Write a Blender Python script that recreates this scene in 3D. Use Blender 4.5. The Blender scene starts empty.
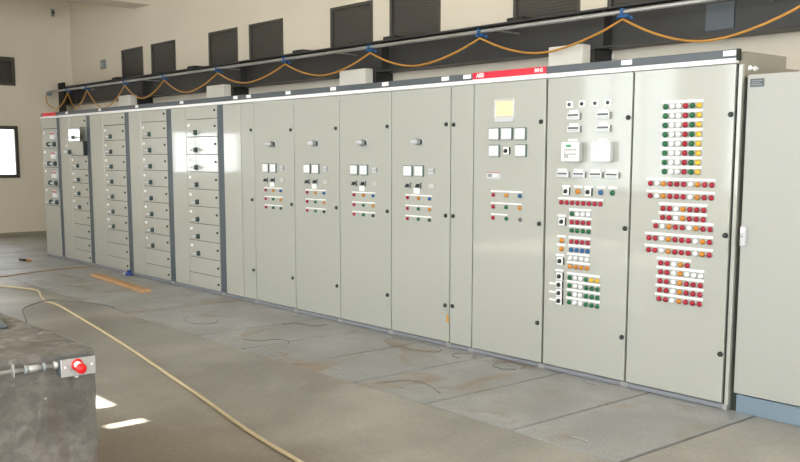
import bpy, bmesh, math, random
from math import pi, sin, cos, radians as R
from mathutils import Vector, Matrix
random.seed(7)
S = bpy.context.scene
COL = S.collection

# ------------------------------------------------------------------ camera
cam_d = bpy.data.cameras.new('camera')
cam = bpy.data.objects.new('camera', cam_d)
COL.objects.link(cam)
cam.location = (0.0, -5.247, 1.592)
cam.rotation_euler = (R(90 - 7.178), 0, R(49.844))
cam_d.sensor_width = 36
cam_d.lens = 42.17
cam_d.shift_y = 0.0517
cam_d.clip_start = 0.05
S.camera = cam
# ------------------------------------------------------------------ world, sun, exposure
w = bpy.data.worlds.new('sky')
S.world = w
w.use_nodes = True
bg = w.node_tree.nodes['Background']
bg.inputs[0].default_value = (0.915, 0.965, 1.0, 1)
bg.inputs[1].default_value = 5.0
SUN_EL = 50
sun_d = bpy.data.lights.new('sun', 'SUN')
sun_d.energy = 30
sun_d.angle = R(0.5)
sun_d.color = (1.0, 0.95, 0.86)
sun = bpy.data.objects.new('sun', sun_d)
COL.objects.link(sun)
sun.rotation_euler = (R(90 - SUN_EL), 0, 0)
sun.location = (-4, -20, 10)
S.view_settings.view_transform = 'Standard'
S.view_settings.look = 'None'
S.view_settings.gamma = 1
S.view_settings.use_curve_mapping = False
S.view_settings.exposure = 0.53


# ------------------------------------------------------------------ materials
def srgb(r, g, b):
    f = lambda c: c / 12.92 if c <= 0.04045 else ((c + 0.055) / 1.055) ** 2.4
    return (f(r / 255), f(g / 255), f(b / 255), 1)


def mat(name, col, rough=0.5, metal=0.0, var=0.06, scale=3.0, bump=0.0, bscale=60.0, spec=0.5, coat=0.0):
    m = bpy.data.materials.new(name)
    m.use_nodes = True
    nt = m.node_tree
    b = nt.nodes['Principled BSDF']
    b.inputs['Roughness'].default_value = rough
    b.inputs['Metallic'].default_value = metal
    b.inputs['Specular IOR Level'].default_value = spec
    b.inputs['Coat Weight'].default_value = coat
    b.inputs['Coat Roughness'].default_value = 0.06
    tc = nt.nodes.new('ShaderNodeTexCoord')
    n = nt.nodes.new('ShaderNodeTexNoise')
    n.inputs['Scale'].default_value = scale
    n.inputs['Detail'].default_value = 5
    mx = nt.nodes.new('ShaderNodeMixRGB')
    mx.inputs[1].default_value = [c * (1 - var) for c in col[:3]] + [1]
    mx.inputs[2].default_value = [min(1, c * (1 + var)) for c in col[:3]] + [1]
    nt.links.new(tc.outputs['Object'], n.inputs['Vector'])
    nt.links.new(n.outputs['Fac'], mx.inputs[0])
    nt.links.new(mx.outputs[0], b.inputs['Base Color'])
    if bump:
        n2 = nt.nodes.new('ShaderNodeTexNoise')
        n2.inputs['Scale'].default_value = bscale
        n2.inputs['Detail'].default_value = 4
        bp = nt.nodes.new('ShaderNodeBump')
        bp.inputs['Strength'].default_value = bump
        bp.inputs['Distance'].default_value = 0.01
        nt.links.new(tc.outputs['Object'], n2.inputs['Vector'])
        nt.links.new(n2.outputs['Fac'], bp.inputs['Height'])
        nt.links.new(bp.outputs[0], b.inputs['Normal'])
    return m


def concrete(name, base, dark, stain, rough, scale=0.8, stain_amt=0.5, plate=False, spot=None, rough_face=False):
    m = bpy.data.materials.new(name)
    m.use_nodes = True
    nt = m.node_tree
    L = nt.links.new
    b = nt.nodes['Principled BSDF']
    tc = nt.nodes.new('ShaderNodeTexCoord')
    geo = nt.nodes.new('ShaderNodeNewGeometry')
    pos = geo.outputs['Position']

    def noise(sc, det, dist=0.0):
        n = nt.nodes.new('ShaderNodeTexNoise')
        n.inputs['Scale'].default_value = sc
        n.inputs['Detail'].default_value = det
        n.inputs['Distortion'].default_value = dist
        L(pos, n.inputs['Vector'])
        return n.outputs['Fac']

    def ramp(src, a, bb):
        r = nt.nodes.new('ShaderNodeMapRange')
        r.inputs[1].default_value = a
        r.inputs[2].default_value = bb
        L(src, r.inputs[0])
        return r.outputs[0]

    def mix(f, c1, c2):
        x = nt.nodes.new('ShaderNodeMixRGB')
        for s, v in ((0, f), (1, c1), (2, c2)):
            if isinstance(v, (tuple, list)):
                x.inputs[s].default_value = v
            elif isinstance(v, float):
                x.inputs[s].default_value = v
            else:
                L(v, x.inputs[s])
        return x.outputs[0]
    c = mix(ramp(noise(scale, 8, 0.6), 0.36, 0.64), base, dark)
    c = mix(ramp(noise(scale * 4.3, 7, 0.3), 0.42, 0.66), c, mix(0.45, c, dark))
    f = nt.nodes.new('ShaderNodeMath')
    f.operation = 'MULTIPLY'
    f.inputs[1].default_value = stain_amt
    L(ramp(noise(scale * (1.3 if plate else 0.7), 5, 0.8), 0.56, 0.70), f.inputs[0])
    c = mix(f.outputs[0], c, stain)
    if spot:    # darker brown patch of the floor beside the foundation
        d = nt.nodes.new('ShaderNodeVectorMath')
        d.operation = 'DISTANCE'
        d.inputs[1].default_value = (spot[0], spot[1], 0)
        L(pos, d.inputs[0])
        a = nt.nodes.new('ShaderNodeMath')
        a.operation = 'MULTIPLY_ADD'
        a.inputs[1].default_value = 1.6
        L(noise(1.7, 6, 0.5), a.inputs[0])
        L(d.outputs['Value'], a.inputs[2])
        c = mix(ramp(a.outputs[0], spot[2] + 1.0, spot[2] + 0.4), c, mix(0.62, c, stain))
    fine = noise(38, 3)
    c = mix(ramp(fine, 0.3, 0.75), c, mix(0.2, c, (0.02, 0.018, 0.016, 1)))
    speck = nt.nodes.new('ShaderNodeTexVoronoi')
    speck.inputs['Scale'].default_value = 9
    L(pos, speck.inputs['Vector'])
    c = mix(ramp(speck.outputs['Distance'], 0.06, 0.03), c, mix(0.5, c, (0.6, 0.58, 0.54, 1)))
    L(c, b.inputs['Base Color'])
    rr = nt.nodes.new('ShaderNodeMapRange')
    rr.inputs[3].default_value = rough - 0.1
    rr.inputs[4].default_value = rough + 0.15
    L(noise(scale * 1.3, 4), rr.inputs[0])
    L(rr.outputs[0], b.inputs['Roughness'])
    bp = nt.nodes.new('ShaderNodeBump')
    bp.inputs['Strength'].default_value = 0.35
    bp.inputs['Distance'].default_value = 0.01
    if rough_face:   # pits and board marks of the cast faces
        pit = nt.nodes.new('ShaderNodeTexVoronoi')
        pit.inputs['Scale'].default_value = 60
        L(pos, pit.inputs['Vector'])
        c = mix(ramp(pit.outputs['Distance'], 0.2, 0.08), c, mix(0.35, c, (0.03, 0.027, 0.024, 1)))
        c = mix(ramp(noise(16, 8, 0.5), 0.42, 0.62), mix(0.4, c, (0.05, 0.045, 0.04, 1)), c)
        c = mix(ramp(noise(9, 8, 1.0), 0.63, 0.72), c, mix(0.45, c, (0.6, 0.58, 0.55, 1)))
        L(c, b.inputs['Base Color'])
    if plate:   # raised checker lozenges of the tread plate
        ck = nt.nodes.new('ShaderNodeTexVoronoi')
        ck.inputs['Scale'].default_value = 28
        ck.inputs['Randomness'].default_value = 0.0
        mp = nt.nodes.new('ShaderNodeMapping')
        mp.inputs['Rotation'].default_value = (0, 0, R(45))
        mp.inputs['Scale'].default_value = (1.6, 0.8, 1)
        L(pos, mp.inputs['Vector'])
        L(mp.outputs[0], ck.inputs['Vector'])
        L(ramp(ck.outputs['Distance'], 0.35, 0.2), bp.inputs['Height'])
        bp.inputs['Strength'].default_value = 0.6
        bp.inputs['Distance'].default_value = 0.002
    else:
        L(noise(14, 6), bp.inputs['Height'])
    L(bp.outputs[0], b.inputs['Normal'])
    return m


M = {}
M['wall'] = mat('wall_paint', (0.77, 0.70, 0.575, 1), 0.75, var=0.04, scale=0.7, bump=0.12, bscale=25)
M['ceiling'] = mat('ceiling_paint', (0.72, 0.66, 0.55, 1), 0.8, var=0.03, scale=0.8)
M['pier'] = mat('pale_render', (0.86, 0.83, 0.76, 1), 0.8, var=0.05, scale=4, bump=0.3, bscale=30)
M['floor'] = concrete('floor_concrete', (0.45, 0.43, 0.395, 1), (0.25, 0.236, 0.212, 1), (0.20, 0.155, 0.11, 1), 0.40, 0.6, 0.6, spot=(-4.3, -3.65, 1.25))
M['plate'] = concrete('tread_plate', (0.44, 0.447, 0.448, 1), (0.33, 0.335, 0.333, 1), (0.31, 0.225, 0.14, 1), 0.40, 1.5, 0.75, plate=True)
M['block'] = concrete('rough_concrete', (0.27, 0.255, 0.235, 1), (0.135, 0.125, 0.112, 1), (0.15, 0.10, 0.065, 1), 0.8, 3.6, 0.6, rough_face=True)
M['cab'] = mat('cabinet_paint', (0.445, 0.458, 0.415, 1), 0.34, var=0.015, scale=1.2, spec=0.5, coat=0.9)
M['cabw'] = mat('drawer_paint', (0.465, 0.47, 0.42, 1), 0.30, var=0.015, scale=1.2, spec=0.5, coat=1.0)
M['cabr'] = mat('grey_cabinet_paint', (0.42, 0.43, 0.40, 1), 0.42, var=0.015, scale=1.5)
M['cabside'] = mat('cabinet_side_paint', (0.31, 0.285, 0.225, 1), 0.45, var=0.03, scale=2)
M['gap'] = mat('gasket_and_gap_shade', (0.028, 0.035, 0.028, 1), 0.8)  # black seals and parts; also painted where a gap holds only shade
M['strip'] = mat('grey_blue_strip', (0.088, 0.112, 0.13, 1), 0.4)
M['fascia'] = mat('fascia_charcoal', (0.085, 0.10, 0.115, 1), 0.4)
M['rail'] = mat('plinth_grey', (0.25, 0.265, 0.30, 1), 0.4, var=0.12, scale=9)
M['blueplinth'] = mat('blue_plinth', (0.20, 0.272, 0.34, 1), 0.4)
M['white'] = mat('white_plastic', (0.88, 0.88, 0.89, 1), 0.4, var=0.02)
M['label'] = mat('label_white', (0.93, 0.93, 0.94, 1), 0.5, var=0.02, scale=40)
M['ltgrey'] = mat('light_grey_plastic', (0.58, 0.60, 0.62, 1), 0.45)
M['midgrey'] = mat('mid_grey_plastic', (0.28, 0.30, 0.31, 1), 0.4)
M['black'] = mat('black_plastic', (0.018, 0.024, 0.022, 1), 0.4)
M['dkgreen'] = mat('dark_green_black', (0.03, 0.058, 0.052, 1), 0.35)
M['redplate'] = mat('red_nameplate', srgb(222, 30, 58), 0.4, var=0.02)
M['Rl'] = mat('red_lens', srgb(160, 16, 44), 0.25)
M['Gl'] = mat('green_lens', srgb(14, 98, 60), 0.25)
M['Wl'] = mat('white_lens', (0.90, 0.91, 0.94, 1), 0.25, var=0.02)
M['Ol'] = mat('orange_lens', srgb(200, 128, 36), 0.25)
M['Yl'] = mat('yellow_lens', srgb(226, 184, 50), 0.25)
M['Bl'] = mat('blue_lens', srgb(34, 92, 146), 0.25)
M['Kl'] = mat('dark_green_lens', srgb(28, 62, 50), 0.25)
M['Nl'] = mat('grey_lens', srgb(112, 108, 106), 0.3)
M['bezel'] = mat('bezel_grey', (0.33, 0.35, 0.36, 1), 0.4)
M['bezeldark'] = mat('bezel_dark_teal', (0.13, 0.19, 0.19, 1), 0.4)
M['gloss'] = mat('gloss_white', (0.80, 0.80, 0.78, 1), 0.12, var=0.01, coat=1.0)  # white base paints in the window's glare on the ajar drawer front
M['paper'] = mat('yellow_paper', srgb(240, 232, 182), 0.7, var=0.14, scale=30)
M['clear'] = mat('clear_pocket', (0.62, 0.60, 0.57, 1), 0.2)
M['lcd'] = mat('lcd_grey', (0.42, 0.43, 0.40, 1), 0.25)
M['teal'] = mat('teal_label', srgb(60, 160, 120), 0.5)
M['steel'] = mat('beam_steel', (0.040, 0.040, 0.039, 1), 0.5, var=0.35, scale=1.2, bump=0.1, bscale=20)
M['bracket'] = mat('bracket_steel', (0.022, 0.021, 0.019, 1), 0.7, var=0.3, scale=4)
M['galv'] = mat('galvanised', (0.46, 0.46, 0.46, 1), 0.42, metal=0.6, var=0.1, scale=10)
M['cable'] = mat('orange_cable', srgb(206, 150, 66), 0.5)
M['clip'] = mat('blue_clip', srgb(30, 92, 152), 0.45)
M['louver'] = mat('louver_grey', (0.125, 0.113, 0.098, 1), 0.5, var=0.1)
M['winframe'] = mat('window_frame', (0.068, 0.064, 0.05, 1), 0.5)
M['hose'] = mat('cream_hose', srgb(206, 190, 156), 0.55, var=0.1, scale=8)
M['wood'] = mat('plank_wood', srgb(192, 152, 110), 0.65, var=0.18, scale=9, bump=0.15)
M['wire'] = mat('dark_wire', (0.19, 0.175, 0.155, 1), 0.6)
M['brown'] = mat('brown_rod', srgb(160, 130, 95), 0.6)
M['redbtn'] = mat('red_button', srgb(226, 24, 30), 0.3)
M['pinklbl'] = mat('faded_red_print', srgb(196, 110, 112), 0.5)
M['bluething'] = mat('blue_plastic', srgb(44, 66, 140), 0.5)
M['orange'] = mat('orange_plastic', srgb(214, 130, 40), 0.5)
M['dial'] = mat('dial_face', (0.92, 0.94, 0.95, 1), 0.25, var=0.01)
gl = bpy.data.materials.new('window_glass')
gl.use_nodes = True
nt = gl.node_tree
nt.nodes.clear()
o_ = nt.nodes.new('ShaderNodeOutputMaterial')
t_ = nt.nodes.new('ShaderNodeBsdfTransparent')
g_ = nt.nodes.new('ShaderNodeBsdfGlossy')
g_.inputs['Roughness'].default_value = 0.02
x_ = nt.nodes.new('ShaderNodeMixShader')
x_.inputs[0].default_value = 0.06
nt.links.new(t_.outputs[0], x_.inputs[1])
nt.links.new(g_.outputs[0], x_.inputs[2])
nt.links.new(x_.outputs[0], o_.inputs[0])
M['glass'] = gl


# ------------------------------------------------------------------ mesh builder
class MB:
    def __init__(s):
        s.bm = bmesh.new()
        s.mats = []

    def _mi(s, m):
        if m not in s.mats:
            s.mats.append(m)
        return s.mats.index(m)

    def _paint(s, faces, m, smooth=False):
        i = s._mi(m)
        for f in faces:
            f.material_index = i
            f.smooth = smooth

    def box(s, x0, x1, y0, y1, z0, z1, m, bevel=0.0, rot=None):
        r = bmesh.ops.create_cube(s.bm, size=1)
        vs = r['verts']
        for v in vs:
            v.co = Vector(((x0 + x1) / 2 + v.co.x * (x1 - x0), (y0 + y1) / 2 + v.co.y * (y1 - y0), (z0 + z1) / 2 + v.co.z * (z1 - z0)))
        if rot:
            c = Vector(((x0 + x1) / 2, (y0 + y1) / 2, (z0 + z1) / 2))
            bmesh.ops.rotate(s.bm, verts=vs, cent=c, matrix=Matrix.Rotation(rot[0], 3, rot[1]))
        fs = set(f for v in vs for f in v.link_faces)
        s._paint(fs, m)
        if bevel:
            es = set(e for v in vs for e in v.link_edges)
            g = bmesh.ops.bevel(s.bm, geom=list(es), offset=bevel, segments=1, affect='EDGES', profile=0.5)
            s._paint(g['faces'], m)
        return s

    def rings(s, prof, origin, axis, m, seg=12, smooth=True, mats=None, squash=1.0):
        """lathe: prof = [(distance along axis, radius)...]"""
        a = Vector(axis).normalized()
        u = a.orthogonal().normalized()
        v = a.cross(u)
        o = Vector(origin)
        prev = None
        for k, (t, r) in enumerate(prof):
            if r < 1e-6:
                ring = [s.bm.verts.new(o + a * t)]
            else:
                ring = [s.bm.verts.new(o + a * t + (u * cos(2 * pi * i / seg) + v * sin(2 * pi * i / seg)) * r) for i in range(seg)]
            if prev:
                mm = mats[k - 1] if mats else m
                fs = []
                n = seg
                for i in range(n):
                    j = (i + 1) % n
                    if len(prev) == 1 and len(ring) == 1:
                        continue
                    if len(prev) == 1:
                        fs.append(s.bm.faces.new((prev[0], ring[j], ring[i])) if False else s.bm.faces.new((prev[0], ring[i], ring[j])))
                    elif len(ring) == 1:
                        fs.append(s.bm.faces.new((prev[i], ring[0], prev[j])))
                    else:
                        fs.append(s.bm.faces.new((prev[i], ring[i], ring[j], prev[j])))
                s._paint(fs, mm, smooth)
            prev = ring
        return s

    def cyl(s, p0, p1, r0, m, r1=None, seg=12, smooth=True):
        p0, p1 = Vector(p0), Vector(p1)
        d = (p1 - p0).length
        r1 = r0 if r1 is None else r1
        return s.rings([(0, 0), (0, r0), (d, r1), (d, 0)], p0, p1 - p0, m, seg, smooth)

    def tube(s, pts, r, m, seg=6):
        pts = [Vector(p) for p in pts]
        prev = None
        up = Vector((0, 0, 1))
        for i, p in enumerate(pts):
            d = (pts[min(i + 1, len(pts) - 1)] - pts[max(i - 1, 0)]).normalized()
            u = d.cross(up)
            if u.length < 1e-3:
                u = d.cross(Vector((0, 1, 0)))
            u.normalize()
            v = u.cross(d)
            ring = [s.bm.verts.new(p + (u * cos(2 * pi * k / seg) + v * sin(2 * pi * k / seg)) * r) for k in range(seg)]
            if prev:
                fs = [s.bm.faces.new((prev[k], ring[k], ring[(k + 1) % seg], prev[(k + 1) % seg])) for k in range(seg)]
                s._paint(fs, m, True)
            else:
                s._paint([s.bm.faces.new(ring)], m)
            prev = ring
        s._paint([s.bm.faces.new(prev[::-1])], m)
        return s

    def poly(s, pts, ext, m):
        """prism: polygon points extruded by vector ext"""
        a = [s.bm.verts.new(p) for p in pts]
        b = [s.bm.verts.new(Vector(p) + Vector(ext)) for p in pts]
        n = len(a)
        fs = [s.bm.faces.new(a[::-1]), s.bm.faces.new(b)]
        fs += [s.bm.faces.new((a[i], a[(i + 1) % n], b[(i + 1) % n], b[i])) for i in range(n)]
        s._paint(fs, m)
        return s

    def mesh(s, name):
        bmesh.ops.recalc_face_normals(s.bm, faces=s.bm.faces)
        me = bpy.data.meshes.new(name)
        s.bm.to_mesh(me)
        s.bm.free()
        for m in s.mats:
            me.materials.append(M[m])
        return me


def link(name, me, parent=None, loc=(0, 0, 0), rot=None):
    o = bpy.data.objects.new(name, me)
    COL.objects.link(o)
    o.location = loc
    if rot:
        o.rotation_euler = rot
    if parent:
        o.parent = parent
    return o


def obj(name, mb, parent=None, loc=(0, 0, 0), rot=None):
    return link(name, mb.mesh(name), parent, loc, rot)


def tag(o, label, cat, group=None):
    o['label'] = label
    o['category'] = cat
    if group:
        o['group'] = group
    return o


def thing(name, label, cat, loc=(0, 0, 0), group=None):
    return tag(link(name, None, None, loc), label, cat, group)


def struct(name, mb):
    o = obj(name, mb)
    o['kind'] = 'structure'
    return o


def cr(pts, n=8):
    """Catmull-Rom through points"""
    P = [Vector(p) for p in pts]
    P = [P[0] * 2 - P[1]] + P + [P[-1] * 2 - P[-2]]
    out = []
    for i in range(1, len(P) - 2):
        for k in range(n):
            t = k / n
            a, b, c, d = P[i - 1], P[i], P[i + 1], P[i + 2]
            out.append(0.5 * ((2 * b) + (c - a) * t + (2 * a - 5 * b + 4 * c - d) * t * t + (3 * b - a - 3 * c + d) * t ** 3))
    out.append(P[-2])
    return out


# ------------------------------------------------------------------ room shell
XL, XR, YB, YF, ZC = -18.95, 7.0, 2.1, -9.5, 4.75


def wall_holes(mb, axis, pos, thick, u0, u1, z0, z1, holes, m):
    """wall built of cells between its openings; holes = (u0,u1,z0,z1)"""
    us = sorted({u0, u1, *[h[0] for h in holes], *[h[1] for h in holes]})
    for a, b in zip(us, us[1:]):
        zs = [(z0, z1)]
        for h in holes:
            if h[0] <= a + 1e-6 and h[1] >= b - 1e-6:
                nz = []
                for p, q in zs:
                    if h[2] >= q or h[3] <= p:
                        nz.append((p, q))
                        continue
                    if h[2] > p:
                        nz.append((p, h[2]))
                    if h[3] < q:
                        nz.append((h[3], q))
                zs = nz
        for p, q in zs:
            if axis == 'x':
                mb.box(a, b, pos, pos + thick, p, q, m)
            else:
                mb.box(pos, pos + thick, a, b, p, q, m)


# floor with a shallow trench under the cover plates
PX0, PW = -2.872, 0.7553
NPL = 21
PXE = PX0 - NPL * PW
mb = MB()
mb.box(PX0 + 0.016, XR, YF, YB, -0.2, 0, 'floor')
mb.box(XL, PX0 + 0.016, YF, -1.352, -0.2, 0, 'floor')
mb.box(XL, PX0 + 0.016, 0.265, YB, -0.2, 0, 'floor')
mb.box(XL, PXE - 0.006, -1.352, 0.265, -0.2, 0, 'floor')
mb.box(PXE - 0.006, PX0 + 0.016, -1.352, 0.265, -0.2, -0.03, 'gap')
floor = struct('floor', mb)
pm = MB().box(-PW / 2 + 0.0125, PW / 2 - 0.0125, -0.797, 0.797, -0.031, 0.0, 'plate', 0.002).mesh('cover_plate')
hm = MB().tube(cr([(-0.055, 0.012, -0.004), (-0.05, 0, 0.006), (0.05, 0, 0.006), (0.055, 0.012, -0.004)], 4), 0.0055, 'galv').mesh('lifting_handle')
for k in range(NPL):
    p = link('cover_plate', pm, floor, (PX0 - (k + 0.5) * PW, -0.543, 0.001 + 0.0012 * math.sin(k * 2.3)))
    if k < 12:
        link('lifting_handle', hm, p, (random.uniform(-0.03, 0.03), -0.64, 0.0))
        link('lifting_handle', hm, p, (random.uniform(-0.03, 0.03), 0.445, 0.0))

# thin sheet roof; unseen gaps added, shaped to throw sun patches on the floor
mb = MB()
sy = ZC / math.tan(R(SUN_EL))
gaps = [(-5.245, -5.165, -3.115 - sy, -2.885 - sy), (-6.3, -5.635, -3.0 - sy, -2.88 - sy),
        (-11.5, -10.1, -4.47 - sy, -4.25 - sy), (-15.9, -14.4, -4.75 - sy, -4.5 - sy)]  # wider gaps added for sunlit strips mirrored low in the doors
xs = sorted({XL - 0.3, XR + 0.3, *[g[0] for g in gaps], *[g[1] for g in gaps]})
for a, b in zip(xs, xs[1:]):
    y = YF - 0.3
    for g in sorted(gaps, key=lambda g: g[2]):
        if g[0] <= a + 1e-6 and g[1] >= b - 1e-6:
            mb.box(a, b, y, g[2], ZC, ZC + 0.015, 'ceiling')
            y = g[3]
    mb.box(a, b, y, YB + 0.3, ZC, ZC + 0.015, 'ceiling')
struct('ceiling', mb)
# louvre openings of the back wall: two per bay
LW = []
for k in range(-1, 6):
    c = -5.945 - 3.222 * (k - 0)
    LW += [(c - 1.04, c - 0.14), (c + 0.2 - 0.06, c + 1.04)]
LW = []
for k in range(0, 5):
    o_ = 3.222 * k
    LW += [(-16.545 + o_, -15.665 + o_), (-15.338 + o_, -14.44 + o_)]
LZ = (2.90, 3.466)
mb = MB()
wall_holes(mb, 'x', YB, 0.3, XL - 0.3, XR + 0.3, 0, ZC, [(a, b) + LZ for a, b in LW], 'wall')
struct('wall_back', mb)
LEFT = [(-0.85, 0.97, 1.135, 2.14), (-0.85, 0.97, 2.91, 3.45), (-6.05, -4.2, 1.135, 2.14), (-6.05, -4.2, 2.91, 3.45)]
mb = MB()
wall_holes(mb, 'y', XL - 0.3, 0.3, YF, YB, 0, ZC, LEFT, 'wall')
mb.box(XL, XL + 0.02, YF, YB, 4.09, ZC, 'wall')
struct('wall_left', mb)
mb = MB()
RIGHT = [(-8.7, -5.2, 0.9, 4.3), (-3.8, -0.2, 0.9, 4.3)]
wall_holes(mb, 'y', XR, 0.3, YF, YB, 0, ZC, RIGHT, 'wall')
struct('wall_right', mb)
FRONT = [(-12.0, -9.8, 0.9, 4.3), (-8.9, -5.4, 0.9, 4.3), (-4.6, -1.2, 0.9, 4.3), (-0.4, 2.8, 0.9, 4.3), (3.4, 6.6, 0.9, 4.3)]  # unseen openings; the leftmost is added to brighten the left half
mb = MB()
wall_holes(mb, 'x', YF - 0.12, 0.12, XL - 0.3, XR + 0.3, 0, ZC, FRONT, 'wall')
struct('wall_front', mb)
# dull skirting and downstand beam near the corner
mb = MB().box(XL, XL + 0.012, YF, YB, 0, 0.07, 'cabside')
o = struct('baseboard_left', mb)
mb = MB().box(-15.95, -15.32, YF, YB, 4.13, ZC, 'ceiling')
struct('trim_1', mb)

# louvre windows
wi = 0
for a, b in LW:
    wi += 1
    z0, z1 = LZ
    mb = MB()
    f = 0.045
    for q in ((a, a + f, z0, z1), (b - f, b, z0, z1), (a + f, b - f, z0, z0 + f), (a + f, b - f, z1 - f, z1)):
        mb.box(q[0], q[1], YB - 0.012, YB + 0.09, q[2], q[3], 'winframe', 0.004)
    wn = struct('window_%d' % wi, mb)
    mb = MB()
    n = 15
    for i in range(n):
        zz = z0 + f + (i + 0.5) * (z1 - z0 - 2 * f) / n
        mb.box(a + f, b - f, YB + 0.012, YB + 0.05, zz - 0.003, zz + 0.003, 'louver', rot=(R(-48), 'X'))
    sl = obj('louver_slats', mb, wn)
    sl['kind'] = 'stuff'
    obj('backing_panel', MB().box(a + f, b - f, YB + 0.065, YB + 0.075, z0 + f, z1 - f, 'winframe'), wn)


def frame_window(n, axis, pos, d, u0, u1, z0, z1, mull, glass, t=0.09):
    mb = MB()
    cells = [(u0, u0 + t, z0, z1), (u1 - t, u1, z0, z1), (u0 + t, u1 - t, z0, z0 + t), (u0 + t, u1 - t, z1 - t, z1)]
    for k in range(1, mull):
        c = u0 + (u1 - u0) * k / mull
        cells.append((c - t * 0.35, c + t * 0.35, z0 + t, z1 - t))
    for q in cells:
        if axis == 'y':
            mb.box(pos, pos + d, q[0], q[1], q[2], q[3], 'winframe', 0.005)
        else:
            mb.box(q[0], q[1], pos, pos + d, q[2], q[3], 'winframe', 0.005)
    wn = struct('window_%d' % n, mb)
    if glass:
        for k in range(mull):
            a = u0 + (u1 - u0) * k / mull + t * 0.5
            b = u0 + (u1 - u0) * (k + 1) / mull - t * 0.5
            g = MB()
            if axis == 'y':
                g.box(pos + d * 0.4, pos + d * 0.6, a, b, z0 + t * 0.6, z1 - t * 0.6, 'glass')
            else:
                g.box(a, b, pos + d * 0.4, pos + d * 0.6, z0 + t * 0.6, z1 - t * 0.6, 'glass')
            obj('pane', g, wn)
    return wn


for (u0, u1, z0, z1) in LEFT:
    wi += 1
    hi = z0 > 2
    wn = frame_window(wi, 'y', XL - 0.02, 0.06, u0, u1, z0, z1, 3, not hi, 0.07)
    if hi:
        mb = MB()
        for i in range(12):
            zz = z0 + 0.08 + (i + 0.5) * (z1 - z0 - 0.16) / 12
            mb.box(XL - 0.06, XL - 0.02, u0 + 0.05, u1 - 0.05, zz - 0.003, zz + 0.003, 'louver', rot=(R(48), 'Y'))
        sl = obj('louver_slats', mb, wn)
        sl['kind'] = 'stuff'
        obj('backing_panel', MB().box(XL - 0.09, XL - 0.08, u0, u1, z0, z1, 'winframe'), wn)
for (u0, u1, z0, z1) in FRONT:
    wi += 1
    frame_window(wi, 'x', YF - 0.08, 0.06, u0, u1, z0, z1, 3, False, 0.06)

# ------------------------------------------------------------------ cabinets
ZB, ZT = 0.038, 2.138            # door bottom and top
X = dict(e0=-14.87, s1=-14.176, s2=-13.031, s3=-11.75, s4=-10.552, s5=-9.309, a=-8.868, b=-8.605, c=-7.851, d=-7.096,
         e=-6.339, f=-5.585, g=-5.323, h=-4.572, i=-3.823, j=-3.078)

# shared small parts; local origin on the door face, -Y towards the room
SM = {}


def shared(key, fn):
    if key not in SM:
        mb = MB()
        fn(mb)
        SM[key] = mb.mesh(key)
    return SM[key]


def lamp_mesh(c, r=0.0165):
    def f(mb):
        mb.rings([(0, r + 0.002), (0.006, r + 0.002), (0.006, r), (0.017, r * 0.97), (0.023, r * 0.6), (0.024, 0)], (0, 0, 0), (0, -1, 0), c + 'l', 10,
                 mats=['bezel', 'bezel', c + 'l', c + 'l', c + 'l'])
    return shared('lamp_%s_%g' % (c, r), f)


def lock_mesh():
    def f(mb):
        mb.rings([(0, 0.017), (0.012, 0.016), (0.016, 0.011), (0.016, 0)], (0, 0, 0), (0, -1, 0), 'black', 12)
        mb.box(-0.003, 0.003, -0.02, -0.014, -0.009, 0.009, 'dkgreen')
    return shared('door_lock', f)


def meter_mesh(wd, ht):
    def f(mb):
        mb.box(-wd / 2, wd / 2, -0.016, 0, -ht / 2, ht / 2, 'bezeldark', 0.003)
        mb.box(-wd / 2 + 0.007, wd / 2 - 0.007, -0.0185, -0.015, -ht / 2 + 0.007, ht / 2 - 0.007, 'dial')
        # pointer and quarter scale of the dial
        mb.box(-wd * 0.16, wd * 0.14, -0.0195, -0.0184, -ht * 0.1 - 0.0012, -ht * 0.1 + 0.0012, 'midgrey', rot=(R(-24), 'Y'))
        for k in range(6):
            an = R(100 + 16 * k)
            mb.box(wd * 0.3 + cos(an) * wd * 0.55 - 0.0015, wd * 0.3 + cos(an) * wd * 0.55 + 0.0015, -0.0193, -0.0184,
                   -ht * 0.28 + sin(an) * ht * 0.5 - 0.003, -ht * 0.28 + sin(an) * ht * 0.5 + 0.003, 'ltgrey')
        mb.box(-wd / 2 + 0.007, wd / 2 - 0.007, -0.02, -0.018, -ht / 2 + 0.004, -ht / 2 + 0.014, 'ltgrey')
    return shared('meter_%g_%g' % (wd, ht), f)


def switch_mesh(plate):
    def f(mb):
        if plate:
            mb.box(-0.026, 0.03, -0.014, 0, -0.027, 0.027, 'black', 0.002)
            mb.box(-0.028, 0.027, -0.017, -0.004, -0.027, 0.027, 'label', 0.002)
            mb.rings([(0.017, 0.0165), (0.026, 0.0155), (0.026, 0)], (0, 0, 0), (0, -1, 0), 'black', 12)
            mb.box(-0.005, 0.005, -0.033, -0.025, -0.015, 0.015, 'dkgreen', 0.0015, rot=(R(35), 'Y'))
        else:
            mb.box(-0.02, 0.034, -0.008, 0, -0.022, 0.022, 'ltgrey', 0.003)
            mb.box(0.028, 0.033, -0.014, 0, -0.024, 0.024, 'black')
            mb.rings([(0.008, 0.018), (0.022, 0.0165), (0.022, 0)], (0, 0, 0), (0, -1, 0), 'black', 12)
            mb.box(-0.006, 0.006, -0.036, -0.02, -0.017, 0.017, 'dkgreen', 0.002, rot=(R(35), 'Y'))
    return shared('switch_%d' % plate, f)


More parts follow.
